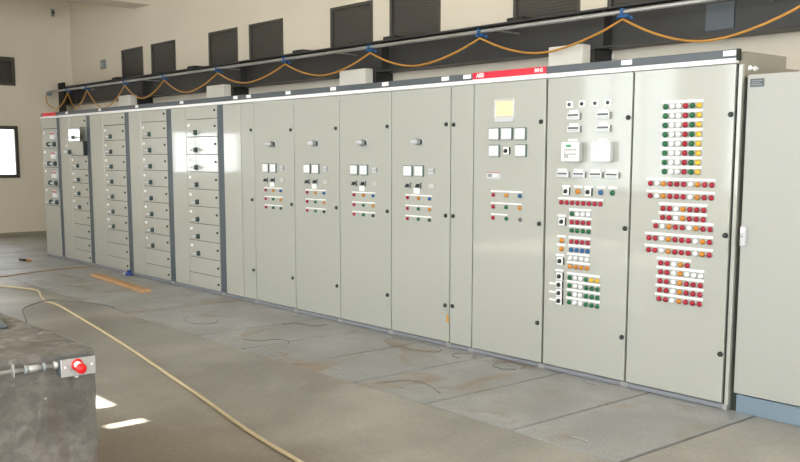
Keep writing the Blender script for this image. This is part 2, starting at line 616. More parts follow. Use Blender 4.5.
def slot_mesh(wd, ht):   # narrow indicator with a dark slit window
    def f(mb):
        mb.box(-wd / 2, wd / 2, -0.022, 0, -ht / 2, ht / 2, 'white', 0.003)
        mb.box(-wd * 0.43, wd * 0.43, -0.0235, -0.021, ht * 0.0, ht * 0.3, 'fascia')
        mb.box(wd * 0.5, wd * 0.5 + 0.004, -0.018, 0, -ht / 2, ht / 2, 'midgrey')
        mb.box(-wd * 0.42, wd * 0.42, -0.0232, -0.021, -ht * 0.4, -ht * 0.08, 'ltgrey')
    return shared('slot_%g_%g' % (wd, ht), f)


def label_mesh(wd, ht):
    def f(mb):
        mb.box(-wd / 2, wd / 2, -0.004, 0, -ht / 2, ht / 2, 'label')
    return shared('label_%.3f_%.3f' % (wd, ht), f)


def box_mesh(key, wd, ht, p, m, bev=0.003):
    return shared(key, lambda mb: mb.box(-wd / 2, wd / 2, -p, 0, -ht / 2, ht / 2, m, bev))


def horn_mesh():  # projecting rotary handle: dark collar, grey tapering grip
    def f(mb):
        mb.rings([(0, 0.034), (0.005, 0.034), (0.005, 0.022), (0.028, 0.022), (0.032, 0.03), (0.06, 0.028), (0.064, 0.021), (0.105, 0.015), (0.11, 0.008), (0.11, 0)],
                 (0, 0, 0), (0, -1, 0), 'midgrey', 14,
                 mats=['ltgrey', 'ltgrey', 'dkgreen', 'dkgreen', 'midgrey', 'midgrey', 'ltgrey', 'ltgrey', 'ltgrey'])
    return shared('horn', f)


def knob_mesh(big=1.0):   # drawer handle: dark green collar and pale tip
    def f(mb):
        b = big
        mb.box(-0.045 * b, 0.045 * b, -0.004, 0, -0.028 * b, 0.028 * b, 'ltgrey', 0.002)
        mb.rings([(0.004, 0.036 * b), (0.03 * b, 0.036 * b), (0.034 * b, 0.028 * b), (0.05 * b, 0.024 * b), (0.054 * b, 0.013 * b), (0.105 * b, 0.011 * b), (0.108 * b, 0)],
                 (0, 0, 0), (0, -1, 0), 'dkgreen', 12, mats=['dkgreen', 'dkgreen', 'dkgreen', 'dkgreen', 'ltgrey', 'ltgrey'])
    return shared('knob_%g' % big, f)


def cabinet(name, label, x0, x1, group=None, paint='cab', cat='cabinet', depth=0.62, top=2.13):
    """empty at the foot of the cabinet + carcass + plinth rail; children use coordinates relative to x0, door face y=0"""
    t = thing(name, label, cat, (x0, 0, 0), group)
    wd = x1 - x0
    mb = MB()
    mb.box(0.001, wd - 0.001, 0.026, depth, ZB, top, 'cabside')
    mb.box(0.004, wd - 0.004, 0.0215, 0.0265, ZB, top, 'gap')  # dark face behind the doors: gasket plus painted shade of the door gaps
    obj('carcass', mb, t)
    mb = MB()
    mb.box(0.001, wd - 0.001, 0.008, 0.55, 0.003, ZB - 0.003, 'rail')
    mb.box(0.001, wd - 0.001, -0.004, 0.008, 0.008, ZB - 0.004, 'rail', 0.002)
    mb.box(0.0, 0.03, -0.007, 0.01, 0.003, ZB, 'galv')
    mb.box(wd - 0.03, wd, -0.007, 0.01, 0.003, ZB, 'galv')
    obj('plinth_rail', mb, t)
    return t


def door(t, x0, x1, z0=ZB + 0.003, z1=ZT - 0.004, paint='cab', name='door', gl=0.006, gr=0.006):
    me = MB().box(x0 + gl, x1 - gr, 0, 0.022, z0, z1, paint, 0.003)
    return obj(name, me, t)


def put(name, me, d, x, z, p=0.0):
    """fix a part on a door; x,z measured on its front face, p = how far it stands out"""
    return link(name, me, d, (x + p * 0.7, 0, z))


def lamp_row(d, L, x0, x1, z, cols, r=0.0165, strip=True, dz=0.031, ext=0.026, sh=0.014):
    n = len(cols)
    for k, c in enumerate(cols):
        put('indicator_lamp', lamp_mesh(c, r), d, x0 - L + (x1 - x0) * k / max(1, n - 1), z, 0.012)
    if strip:
        put('label_strip', label_mesh(round(x1 - x0 + 2 * ext, 3), sh), d, (x0 + x1) / 2 - L, z + dz)


# --- drawer (motor control) cabinets --------------------------------------
def latch_mesh():
    return shared('latch', lambda mb: mb.rings([(0, 0.0125), (0.014, 0.0115), (0.014, 0)], (0, 0, 0), (0, -1, 0), 'black', 8))


def drawer_cabinet(label, x0, x1, div, n, ztop, pitch, hx, blanks, first=False, stripl=0.07, special=None):
    t = cabinet('drawer_cabinet', label, x0, x1, 'drawer cabinets at the far end of the row')
    L = x0
    sr = x1 - 0.066          # left edge of the dark strip on the right end
    # half of the dark vertical strip belongs to each neighbour
    if not first:
        obj('vertical_strip', MB().box(0, 0.064, 0.006, 0.022, ZB, ZT - 0.003, 'strip'), t)
    obj('vertical_strip', MB().box(sr - L, x1 - L, 0.006, 0.022, ZB, ZT - 0.003, 'strip'), t)
    a = 0.066 if not first else 0.0
    if div is not None:
        door(t, a, div - L, paint='cabw', name='cable_door')
    else:
        div = L
    dl, dr = div - L, sr - L
    obj('blank_panel', MB().box(dl + 0.003, dr - 0.003, 0, 0.022, ztop + 0.003, ZT - 0.004, 'cabw', 0.002), t)
    z = ztop
    dm = MB().box(dl + 0.003, dr - 0.003, 0, 0.022, -pitch + 0.003, -0.003, 'cabw', 0.002).mesh('drawer_front')
    put('latch', latch_mesh(), t, dr - 0.045, ztop + 0.09)
    for k in range(n):
        nm = 'drawer'
        if special and k in special:
            special[k](t, dl, dr, z)
            z -= pitch
            continue
        d = link(nm, dm, t, (0, 0, z))
        put('handle', knob_mesh(0.85), d, hx - L + 0.02 + 0.018 * max(0.0, -10.5 - x0), -pitch * 0.75, 0.0)
        put('label_tag', label_mesh(0.05, 0.03), d, dl + 0.07, -pitch * 0.33)
        put('latch', latch_mesh(), d, dr - 0.045, -0.085)
        z -= pitch
    for zz in blanks:
        obj('blank_panel', MB().box(dl + 0.003, dr - 0.003, 0, 0.022, zz + 0.003, z - 0.003, 'cabw', 0.002), t)
        put('latch', latch_mesh(), t, dr - 0.045, z - 0.09)
        z = zz
    return t


# far-left section: four large double-handled units
t = cabinet('drawer_cabinet', 'narrow drawer cabinet at the far left end with four double-handled units', X['e0'], X['s1'], 'drawer cabinets at the far end of the row')
L = X['e0']
dr = X['s1'] - 0.066 - L
obj('vertical_strip', MB().box(dr, X['s1'] - L, 0.006, 0.022, ZB, ZT - 0.003, 'strip'), t)
obj('blank_panel', MB().box(0.003, dr - 0.003, 0, 0.022, 1.985, ZT - 0.004, 'cabw', 0.002), t)
obj('blank_panel', MB().box(0.003, dr - 0.003, 0, 0.022, ZB + 0.003, 0.805, 'cabw', 0.002), t)
dm = MB().box(0.003, dr - 0.003, 0, 0.022, -0.29, -0.003, 'cabw', 0.002).mesh('drawer_front_large')


def relay_label(mb):
    mb.box(-0.10, 0.10, -0.03, 0, -0.055, 0.055, 'ltgrey', 0.004)
    mb.box(-0.09, 0.09, -0.034, -0.029, 0.02, 0.045, 'pinklbl')
    mb.box(-0.09, 0.09, -0.034, -0.029, -0.045, 0.01, 'white')


for k in range(4):
    z = 1.98 - 0.293 * k
    d = link('drawer', dm, t, (0, 0, z))
    put('handle', knob_mesh(1.05), d, 0.32, -0.235)
    put('handle', knob_mesh(1.05), d, 0.57, -0.235)
    put('label_tag', label_mesh(0.06, 0.035), d, 0.10, -0.06)
    put('fault_label', shared('fault_label', relay_label), d, 0.52, -0.11)


def open_unit(t, dl, dr, z):
    wd = dr - dl
    d = obj('drawer', MB().box(0.003, wd - 0.006, -0.006, 0.0, -0.194, -0.003, 'gloss', 0.002), t, (dl, -0.008, z), (0, 0, R(-7.6)))
    d['label'] = 'bright glossy drawer front standing ajar'
    put('handle', knob_mesh(0.85), d, 0.3, -0.14)
    obj('open_recess', MB().box(dl + 0.003, dr - 0.003, 0.016, 0.021, z - 0.197, z - 0.003, 'cabw'), t)


def pulled_unit(t, dl, dr, z):
    mb = MB()
    mb.box(dl + 0.003, dr - 0.003, -0.075, -0.05, -0.197, -0.003, 'cabw', 0.003)
    mb.box(dl + 0.012, dr - 0.008, -0.05, 0.02, -0.19, -0.01, 'gap')
    d = obj('drawer', mb, t, (0, 0, z))
    d['label'] = 'drawer pulled out a little'
    h = put('handle', knob_mesh(), d, dl + 0.22, -0.15)
    h.location.y = -0.075
    h = put('label_tag', label_mesh(0.05, 0.03), d, dl + 0.07, -0.06)
    h.location.y = -0.075


drawer_cabinet('drawer cabinet with one drawer pulled out under a bright white front', X['s1'], X['s2'], -13.726, 6, 1.975, 0.199, -13.505, [0.58, 0.38, 0.2, ZB],
               special={0: open_unit, 1: pulled_unit})
drawer_cabinet('drawer cabinet with seven handles, behind the blue fitting on the floor', X['s2'], X['s3'], -12.51, 7, 1.981, 0.2015, -12.308, [0.39, 0.2, ZB])
drawer_cabinet('eight-handled drawer cabinet, second drawer cabinet from the plain tall doors', X['s3'], X['s4'], -11.325, 8, 1.992, 0.1995, -11.1, [0.2, ZB])
drawer_cabinet('eight-handled drawer cabinet next to the plain tall doors', X['s4'], X['s5'], -10.11, 8, 1.992, 0.2, -9.878, [0.205, ZB])


def locks(d, x, z=(1.83, 1.094, 0.348)):
    for q in z:
        put('door_lock', lock_mesh(), d, x, q, 0.01)


# --- plain cable cabinet ---------------------------------------------------
t = cabinet('cable_cabinet', 'plain cabinet with one wide and one narrow blank door', X['s5'], X['b'])
L = X['s5']
obj('vertical_strip', MB().box(0, 0.062, 0.006, 0.022, ZB, ZT - 0.003, 'strip'), t)
door(t, 0.064, X['a'] - L, paint='cabw', name='wide_door')
d = door(t, X['a'] - L, X['b'] - L, name='narrow_door')
locks(d, -8.66 - L, (1.847, 1.112, 0.359))


# --- four feeder cabinets --------------------------------------------------
def grey_tag(mb):
    mb.box(-0.04, 0.04, -0.004, 0, -0.022, 0.022, 'ltgrey')
    mb.box(-0.036, 0.036, -0.005, -0.003, -0.003, 0.004, 'midgrey')
    mb.box(0.03, 0.036, -0.012, -0.003, -0.022, 0.022, 'midgrey')


def socket(mb):
    mb.box(-0.04, 0.04, -0.006, 0, -0.024, 0.024, 'cab', 0.002)
    mb.box(-0.034, 0.034, -0.008, -0.005, -0.018, 0.018, 'clear')


order = ['the leftmost, beside a narrow blank door', 'second from the left', 'third from the left', 'the rightmost, beside the hanging tag']
for k, (p, q) in enumerate(('bc', 'cd', 'de', 'ef')):
    L = X[p]
    t = cabinet('feeder_cabinet', 'feeder cabinet with two dials and nine lamps, ' + order[k], X[p], X[q], 'four alike feeder cabinets')
    d = door(t, 0, X[q] - L)
    dx = 0.0 if k == 3 else 0.002
    put('rotary_handle', horn_mesh(), d, 0.395 + dx, 1.697)
    put('dial_meter', meter_mesh(0.112, 0.094), d, 0.224 + dx, 1.452, 0.018)
    put('dial_meter', meter_mesh(0.112, 0.094), d, 0.367 + dx, 1.452, 0.018)
    put('grey_plate', shared('grey_tag', grey_tag), d, 0.532 + dx, 1.453)
    put('selector_switch', switch_mesh(0), d, 0.222 + dx, 1.328, 0.018)
    put('selector_switch', switch_mesh(0), d, 0.356 + dx, 1.33, 0.018)
    put('socket_cover', shared('socket_cover', socket), d, 0.533 + dx, 1.331)
    put('label_tag', label_mesh(0.074, 0.046), d, 0.341 + dx, 1.284)
    for zz, cs in ((1.224, 'ROB'), (1.134, 'RGO'), (1.046, 'RGK')):
        lamp_row(d, 0, 0.224 + dx, 0.505 + dx, zz, cs, 0.0145, True, 0.024, 0.028, 0.011)
    locks(d, X[q] - L - 0.056, (1.833, 1.093, 0.348))

# --- narrow blank cabinet ---------------------------------------------------
t = cabinet('cable_cabinet', 'narrow blank cabinet between feeder cabinet and five-dial meter cabinet', X['f'], X['g'])
d = door(t, 0, X['g'] - X['f'], name='narrow_door')
locks(d, 0.032, (1.828, 1.094, 0.352))

# --- meter cabinet (g-h) -----------------------------------------------------
L = X['g']
t = cabinet('meter_cabinet', 'control cabinet with five square dials and a clear document pocket', X['g'], X['h'])
d = door(t, 0, X['h'] - L, gr=0.012)
mb = MB()
mb.box(-0.10, 0.10, -0.006, 0, -0.10, 0.075, 'clear', 0.002)
mb.box(-0.084, 0.084, -0.008, -0.005, -0.052, 0.055, 'paper')
mb.box(-0.10, 0.10, -0.014, -0.005, -0.10, -0.068, 'ltgrey', 0.002)
for sx in (-0.1, 0.093):
    mb.box(sx, sx + 0.007, -0.012, 0, -0.10, 0.07, 'white')
put('document_pocket', mb.mesh('document_pocket'), d, -4.985 - L, 1.935)
for x, z in ((-5.1, 1.747), (-4.967, 1.746), (-4.829, 1.744), (-5.097, 1.618), (-4.823, 1.619)):
    put('dial_meter', meter_mesh(0.112, 0.094), d, x - L, z, 0.018)
put('selector_switch', switch_mesh(1), d, -4.963 - L, 1.619, 0.012)
mb = MB()
mb.box(-0.075, 0.075, -0.004, 0, -0.025, 0.025, 'ltgrey')
mb.box(-0.075, 0.075, -0.0045, -0.003, 0.019, 0.025, 'pinklbl')
mb.box(-0.062, -0.02, -0.0045, -0.003, -0.012, 0.01, 'midgrey')
mb.box(-0.008, 0.04, -0.0045, -0.003, -0.01, 0.008, 'white')
put('type_plate', mb.mesh('type_plate'), d, -5.093 - L, 1.431)
lamp_row(d, L, -5.097, -4.821, 1.282, 'ROB', 0.0155, True, 0.028, 0.024, 0.011)
lamp_row(d, L, -5.097, -4.820, 1.191, 'RGO', 0.0155, True, 0.028, 0.024, 0.011)
lamp_row(d, L, -5.097, -4.815, 1.104, 'RGN', 0.0155, False)
put('label_strip', label_mesh(0.17, 0.011), d, -5.03 - L, 1.132)
locks(d, -4.628 - L, (1.828, 1.083, 0.341))

# --- relay cabinet (h-i) -----------------------------------------------------
L = X['h']
t = cabinet('relay_cabinet', 'control cabinet with two white relay boxes above columns of lamps and switches', X['h'], X['i'])
d = door(t, 0, X['i'] - L, gl=0.008, gr=0.008)


def jack(mb):
    mb.box(-0.029, 0.029, -0.006, 0, -0.024, 0.024, 'label', 0.002)
    mb.rings([(0.006, 0.013), (0.014, 0.012), (0.014, 0)], (0, 0, 0), (0, -1, 0), 'black', 10)
    mb.box(-0.006, 0.014, -0.02, -0.012, -0.005, 0.005, 'dkgreen')


for x in (-4.362, -4.251, -4.137, -4.028):
    put('small_switch', shared('small_switch', jack), d, x - L, 1.941, 0.006)
for x, z in ((-4.326, 1.858), (-4.069, 1.856), (-4.322, 1.768), (-4.065, 1.767)):
    put('slot_indicator', slot_mesh(0.108, 0.046), d, x - L, z, 0.022)
    put('label_strip', label_mesh(0.075, 0.016), d, x - L + 0.004, z + 0.034)


def relay(lcdon):
    def f(mb):
        mb.box(-0.075, 0.075, -0.045, 0, -0.066, 0.066, 'ltgrey', 0.004)
        mb.box(-0.08, 0.08, -0.055, -0.044, -0.068, 0.068, 'white', 0.006)
        mb.box(-0.035 if lcdon else -0.05, 0.012 if lcdon else -0.044, -0.057, -0.054, 0.032, 0.05, 'teal')
        if lcdon:
            mb.box(-0.05, 0.06, -0.057, -0.054, -0.045, 0.02, 'lcd')
            mb.box(-0.04, 0.06, -0.058, -0.056, -0.012, 0.008, 'white')
            mb.box(-0.01, 0.06, -0.058, -0.056, -0.04, -0.022, 'label')
        else:
            mb.box(-0.05, 0.05, -0.057, -0.054, 0.03, 0.048, 'label')
            mb.box(-0.062, 0.062, -0.057, -0.054, -0.05, 0.018, 'label')
    return f


for k, x in enumerate((-4.343, -4.08)):
    put('relay_box', shared('relay_%d' % k, relay(k == 0)), d, x - L, 1.61, 0.055)
    put('label_strip', label_mesh(0.08, 0.016), d, x - L + 0.02, 1.692)
for x in (-4.413, -4.267, -4.121, -3.981):
    put('slot_indicator', slot_mesh(0.104, 0.04), d, x - L, 1.45, 0.022)
    put('label_strip', label_mesh(0.08, 0.016), d, x - L, 1.482)
for x, k in zip((-4.376, -4.269, -4.178, -4.07, -3.971), 'SOSBG'):
    if k == 'S':
        put('selector_switch', switch_mesh(1), d, x - L, 1.331, 0.016)
    else:
        put('indicator_lamp', lamp_mesh(k, 0.0185), d, x - L, 1.331, 0.012)
    put('label_strip', label_mesh(0.072, 0.014), d, x - L + 0.004, 1.366)
for x1, z, cs in ((-4.07, 1.25, 'RRRRRRRR'), (-4.172, 1.173, 'GWWW'), (-4.167, 1.113, 'RRRR'), (-4.166, 1.054, 'GGGG'), (-4.17, 0.974, 'RRRR'), (-4.17, 0.915, 'BBBB'),
                  (-4.175, 0.855, 'WWWW'), (-4.171, 0.794, 'OOOO'), (-4.08, 0.714, 'GWWGYY'), (-4.075, 0.655, 'GWWGGG'), (-4.074, 0.595, 'GWWGGG'), (-4.074, 0.535, 'GWWGGG')):
    x0 = {1.25: -4.418, 1.173: -4.318, 1.113: -4.318, 1.054: -4.317, 0.974: -4.317, 0.915: -4.318}.get(z, -4.325)
    lamp_row(d, L, x0, x1, z, cs, 0.0165, True, 0.03, 0.024, 0.015)
for x, z, k in ((-4.408, 1.112, 'S'), (-4.407, 0.975, 'O'), (-4.407, 0.914, 'O'), (-4.417, 0.826, 'S'), (-4.419, 0.714, 'S'), (-4.421, 0.653, 'S'), (-4.421, 0.592, 'S'), (-4.42, 0.534, 'S')):
    if k == 'S':
        put('selector_switch', switch_mesh(1), d, x - L, z, 0.016)
    else:
        put('indicator_lamp', lamp_mesh(k, 0.0175), d, x - L, z, 0.012)
    if z > 0.7:
        put('label_strip', label_mesh(0.074, 0.015), d, x - L, z + (0.042 if k == 'S' else 0.03))
    else:
        put('label_strip', label_mesh(0.062, 0.014), d, -4.479 - L, z)
locks(d, -3.862 - L, (1.836, 1.094, 0.346))

# --- lamp cabinet (i-j) --------------------------------------------------------
L = X['i']
XE = -3.044
t = cabinet('annunciator_cabinet', 'control cabinet whose door is covered with long rows of red and coloured lamps', X['i'], XE, depth=0.72)
d = door(t, 0, X['j'] - L, gl=0.008, gr=0.01)
mb = MB()
mb.box(X['j'] + 0.009 - L, XE - L, 0.0, 0.03, 0.006, 2.128, 'cab', 0.004)
obj('corner_post', mb, t)
for k in range(8):
    lamp_row(d, L, -3.572 + 0.001 * k, -3.328 + 0.001 * k, 1.895 - 0.0591 * k, 'GWWRGY', 0.0175, True, 0.0295, 0.03, 0.016)
for x0, x1, z, cs in ((-3.667, -3.218, 1.403, 'RWORRRWORR'), (-3.666, -3.219, 1.323, 'RWORRRWORR'), (-3.565, -3.268, 1.244, 'RRWORRR'), (-3.566, -3.268, 1.185, 'RRWORRR'),
                      (-3.615, -3.218, 1.127, 'RWORRWORR'), (-3.666, -3.218, 1.046, 'RRWORRRWOR'), (-3.665, -3.217, 0.966, 'RRWORRRWOR'), (-3.568, -3.369, 0.887, 'RRWOR'),
                      (-3.567, -3.272, 0.828, 'RRWOWWW'), (-3.569, -3.271, 0.768, 'RRWORRR'), (-3.569, -3.271, 0.709, 'RRWORRR'), (-3.572, -3.272, 0.649, 'RRWORRR')):
    lamp_row(d, L, x0, x1, z, cs, 0.0168, True, 0.030, 0.028, 0.015)
locks(d, -3.113 - L, (1.832, 1.096, 0.351))
mb = MB()
mb.box(0.02, XE - L - 0.002, 0.03, 0.52, 2.131, 2.205, 'cabside')
mb.box(XE - L - 0.001, XE - L + 0.001, 0.03, 0.52, 2.13, 2.134, 'midgrey')
obj('top_cover', mb, t)
mb = MB()
for yy in (0.075, 0.135):
    mb.rings([(0, 0.016), (0.012, 0.016), (0.012, 0.009), (0.024, 0.008), (0.024, 0)], (XE - L, yy, 2.108), (1, 0, 0), 'label', 8)
b_ = obj('cover_bolts', mb, t)
b_['label'] = 'two bright bolts'

# --- cabinet at the right edge -------------------------------------------------
XW = -3.006
t = thing('grey_cabinet', 'lower grey cabinet on a blue plinth at the right edge', 'cabinet', (XW, 0, 0))
mb = MB()
mb.box(0.03, 0.82, 0.024, 0.6, 0.12, 2.055, 'cabr')
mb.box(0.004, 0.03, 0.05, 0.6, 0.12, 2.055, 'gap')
mb.box(-0.034, 0.004, 0.035, 0.06, 0.0, 2.05, 'gap')  # added black strip, with the black side, paints the deep gap's shade
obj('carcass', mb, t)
mb = MB()
mb.box(0.012, 0.81, 0.012, 0.58, 0.0, 0.114, 'blueplinth', 0.003)
obj('plinth', mb, t)
mb = MB()
mb.box(-0.002, 0.82, 0, 0.022, 0.122, 2.062, 'cabr', 0.005)
d = obj('door', mb, t)
mb = MB()
mb.box(-0.043, 0.043, -0.005, 0, -0.024, 0.024, 'fascia')
for k, zz in enumerate((-0.012, 0.0, 0.012)):
    mb.box(-0.034, 0.034 - 0.012 * (k % 2), -0.0056, -0.0045, zz - 0.002, zz + 0.002, 'midgrey')
put('nameplate', mb.mesh('nameplate'), d, 0.062, 2.012)
mb = MB()
mb.box(-0.018, 0.016, -0.03, 0, -0.062, 0.062, 'ltgrey', 0.006)
mb.box(-0.014, 0.012, -0.032, -0.028, 0.022, 0.054, 'label', 0.001)
mb.rings([(0.03, 0.006), (0.034, 0.006), (0.034, 0)], (-0.004, 0, 0.0), (0, -1, 0), 'midgrey', 8)
put('door_handle', mb.mesh('door_handle'), d, 0.027, 1.10)

# --- fascia running over the whole row ------------------------------------------
FX0, FX1 = -14.84, -3.078
t = thing('top_fascia', 'long charcoal and white trim strip along the top of the cabinet row', 'trim', (FX0, 0, 2.13))
W_ = FX1 - FX0
mb = MB()
mb.box(0, W_, -0.022, 0.02, 0.006, 0.036, 'label', 0.003)
obj('white_strip', mb, t)
mb = MB()
mb.box(0, W_ + 0.008, -0.016, 0.02, 0.037, 0.088, 'fascia', 0.002)
mb.box(W_ + 0.001, W_ + 0.012, -0.02, 0.022, 0.02, 0.09, 'gap', 0.002)
obj('charcoal_strip', mb, t)
tm = label_mesh(0.085, 0.032)
for x in (-13.756, -12.554, -11.381, -10.167, -8.933, -8.664, -7.915, -7.161, -6.396, -5.633, -5.38, -3.871, -3.122):
    link('section_tag', tm, t, (x - FX0, -0.016, 0.066))


def text(body, size, loc, parent, name):
    cu = bpy.data.curves.new('lettering', 'FONT')
    cu.body = body
    cu.size = size
    cu.extrude = 0.0008
    cu.offset = size * 0.02
    cu.align_x = 'CENTER'
    cu.align_y = 'CENTER'
    o = bpy.data.objects.new('tmp', cu)
    COL.objects.link(o)
    dg = bpy.context.evaluated_depsgraph_get()
    me = bpy.data.meshes.new_from_object(o.evaluated_get(dg))
    bpy.data.objects.remove(o)
    me.materials.clear()
    me.materials.append(M['label'])
    return link(name, me, parent, loc, (R(90), 0, 0))


def red_plate(xa, xb, full):
    mb = MB()
    mb.box(0, xb - xa, -0.006, 0, -0.022, 0.03, 'redplate', 0.002)
    mb.box(0, xb - xa, -0.008, 0, -0.027, -0.021, 'label')
    o = obj('red_nameplate', mb, t, (xa - FX0, -0.016, 0.06))
    if full:
        text('ABB', 0.046, (0.085, -0.0068, 0.005), o, 'nameplate_lettering')
        text('MNS', 0.040, (xb - xa - 0.07, -0.0068, 0.005), o, 'nameplate_lettering')
    return o


red_plate(-5.318, -4.565, True)
red_plate(-14.75, -14.2, False)

# hanging key tag
mb = MB()
mb.tube(cr([(0, -0.016, 0.0), (0.002, -0.02, -0.025), (0, -0.014, -0.05)], 4), 0.002, 'galv', 5)
mb.box(-0.012, 0.012, -0.012, -0.004, -0.115, -0.05, 'cable', 0.003)
tag(obj('key_tag', mb, None, (-5.6, 0, 0.325)), 'small yellow tag hanging from the lowest door lock', 'tag')

# ------------------------------------------------------------------ crane beam, brackets, festoon
BX0, BX1 = -18.93, 4.0
mb = MB()
mb.box(BX0, BX1, 1.83, 2.07, 2.56, 2.578, 'steel')
mb.box(BX0, BX1, 1.83, 2.07, 2.902, 2.92, 'steel')
mb.box(BX0, BX1, 1.943, 1.955, 2.578, 2.902, 'steel')
beam = tag(obj('crane_beam', mb), 'long dark steel runway beam along the wall above the cabinets', 'beam')
sm = MB().box(-0.006, 0.006, 1.835, 1.943, 2.578, 2.902, 'steel').mesh('stiffener')
for k in range(7):
    link('stiffener', sm, beam, (-18.4 + 3.222 * k + (0 if k else 0.3), 0, 0))
obj('web_plate', MB().box(-4.52, -4.26, 1.93, 1.944, 2.62, 2.84, 'fascia'), beam)
obj('end_plate', MB().box(-18.93, -18.62, 1.80, 1.83, 2.43, 3.0, 'bracket'), beam)
cm = MB().box(-0.11, 0.11, 1.84, 2.06, 2.92, 2.955, 'bracket', 0.004).mesh('rail_clamp')
for x in (-16.3, -13.45, -10.5, -8.6, -6.62, -3.4):
    link('rail_clamp', cm, beam, (x, 0, 0))

names = ['above the five-dial meter cabinet', 'above the feeder cabinets', 'above the plain tall doors', 'above the drawer cabinets']
for k, (a, b) in enumerate(((-6.05, -5.64), (-9.385, -8.872), (-12.71, -12.195), (-15.86, -15.371))):
    t = thing('wall_bracket', 'pale block on a dark bracket under the beam, ' + names[k], 'bracket', ((a + b) / 2, 1.7, 2.1), 'brackets carrying the crane beam')
    hw = (b - a) / 2
    mb = MB()
    mb.box(-hw, hw, 0, 0.125, -0.1, 0.5, 'pier', 0.008)
    obj('pale_block', mb, t)
    mb = MB()
    mb.box(-hw + 0.05, hw + 0.04, 0.126, 0.399, -0.1, 0.458, 'bracket', 0.006)
    mb.box(hw + 0.04, hw + 0.1, 0.36, 0.399, 0.1, 0.2 + 0.05 * k, 'bracket')
    obj('bracket_arm', mb, t)
    if k == 0:
        mb = MB()
        rr = random.Random(3)
        for q in range(7):
            z = 0.05 + q * 0.055
            ww = rr.uniform(0.015, 0.05)
            mb.box(hw + 0.045, hw + 0.05 + ww, 0.372, 0.399, z, z + 0.056, 'pier', 0.006)
        obj('broken_plaster', mb, t)

# festoon rail
mb = MB()
mb.cyl((-18.9, 1.6, 2.815), (4.0, 1.6, 2.815), 0.02, 'galv', seg=10)
rail = tag(obj('festoon_rail', mb), 'thin bright rail running in front of the dark beam', 'rail')
bm_ = MB().box(-0.012, 0.012, 1.605, 1.945, 2.80, 2.812, 'galv').mesh('rail_bracket')
for k in range(8):
    link('rail_bracket', bm_, rail, (-17.45 + 2.7 * k, 0, 0))
obj('rail_end', MB().rings([(0, 0), (0, 0.045), (0.09, 0.045), (0.09, 0)], (-18.94, 1.6, 2.78), (1, 0, 0), 'midgrey', 10), rail)

clips = [(-17.902, 2.755), (-16.975, 2.762), (-15.348, 2.77), (-13.876, 2.768), (-12.181, 2.77), (-10.423, 2.774), (-8.649, 2.772), (-6.865, 2.768), (-5.119, 2.762), (-3.36, 2.762), (-1.5, 2.762)]
sag = [(-17.5, 2.455), (-16.2, 2.401), (-14.616, 2.501), (-13.092, 2.523), (-11.35, 2.565), (-9.54, 2.552), (-7.811, 2.545), (-6.02, 2.539), (-4.283, 2.493), (-2.4, 2.49)]
pts = [(-18.86, 1.53, 2.74), (-18.8, 1.53, 2.58), (-18.4, 1.54, 2.47), (-18.15, 1.57, 2.55), (-17.902, 1.6, 2.753)]
cab_pts = cr(pts, 6)
for (a, za), (s_, zs), (b, zb) in zip(clips, sag, clips[1:]):
    za = zb = 2.753
    f = (s_ - a) / (b - a)
    for k in range(1, 17):
        u = k / 16
        # two half parabolas meeting at the lowest point
        if u < f:
            v = (f - u) / f
            z = zs + (za - zs) * v ** 1.75
        else:
            v = (u - f) / (1 - f)
            z = zs + (zb - zs) * v ** 1.75
        cab_pts.append(Vector((a + (b - a) * u, 1.6 - 0.02 * (1 - abs(2 * u - 1)), z)))
tag(obj('festoon_cable', MB().tube(cab_pts, 0.011, 'cable', 6)), 'orange cable hanging in loops below the bright rail', 'cable')


def clip(mb):
    mb.box(-0.05, 0.05, -0.024, 0.024, -0.014, 0.012, 'clip', 0.005)
    mb.box(-0.016, 0.016, -0.033, -0.024, 0.0, 0.062, 'clip', 0.003)
    mb.box(-0.016, 0.016, 0.024, 0.033, 0.0, 0.062, 'clip', 0.003)
    mb.box(-0.016, 0.016, -0.03, 0.03, 0.058, 0.066, 'clip', 0.002)
    mb.box(0.045, 0.08, 0.016, 0.036, -0.03, -0.002, 'clip', 0.005)


cmesh = shared('cable_clip', clip)
ords = ['leftmost', 'second from the left', 'third from the left', 'fourth from the left', 'middle one, fifth from the left', 'fourth from the right edge', 'third from the right edge',
        'second from the right edge', 'nearest to the right edge']
for k, (x, z) in enumerate(clips):
    o = link('cable_clip', cmesh, None, (x, 1.6, 2.779))
    lab = ords[k] if k < len(ords) else '%s beyond the picture edge' % ('first' if k == 9 else 'second')
    tag(o, 'blue clip carrying the orange cable on the rail, ' + lab, 'clip', 'blue cable clips on the rail')

# small things on the walls
mb = MB()
mb.box(-0.09, 0.09, -0.04, 0, -0.085, 0.085, 'midgrey', 0.006)
mb.box(-0.07, 0.07, -0.045, -0.039, -0.065, 0.065, 'bezel', 0.003)
mb.box(-0.02, 0.02, -0.055, -0.044, -0.03, 0.03, 'ltgrey', 0.002)
tag(obj('wall_switch', mb, None, (-17.335, YB, 3.27)), 'small grey switch box high on the back wall', 'switch')
mb = MB()
mb.box(0, 0.03, -0.03, 0.03, -0.07, 0.07, 'midgrey', 0.004)
mb.cyl((0.02, 0, 0.03), (0.12, -0.02, -0.02), 0.018, 'black', seg=8)
tag(obj('wall_hook', mb, None, (XL + 0.02, 1.754, 4.36)), 'tiny dark fixture high on the left wall', 'fixture')

# ------------------------------------------------------------------ concrete foundation block with stop button
BXF, BYB, BH = -3.58, -3.81, 0.825
mb = MB()
n = 10
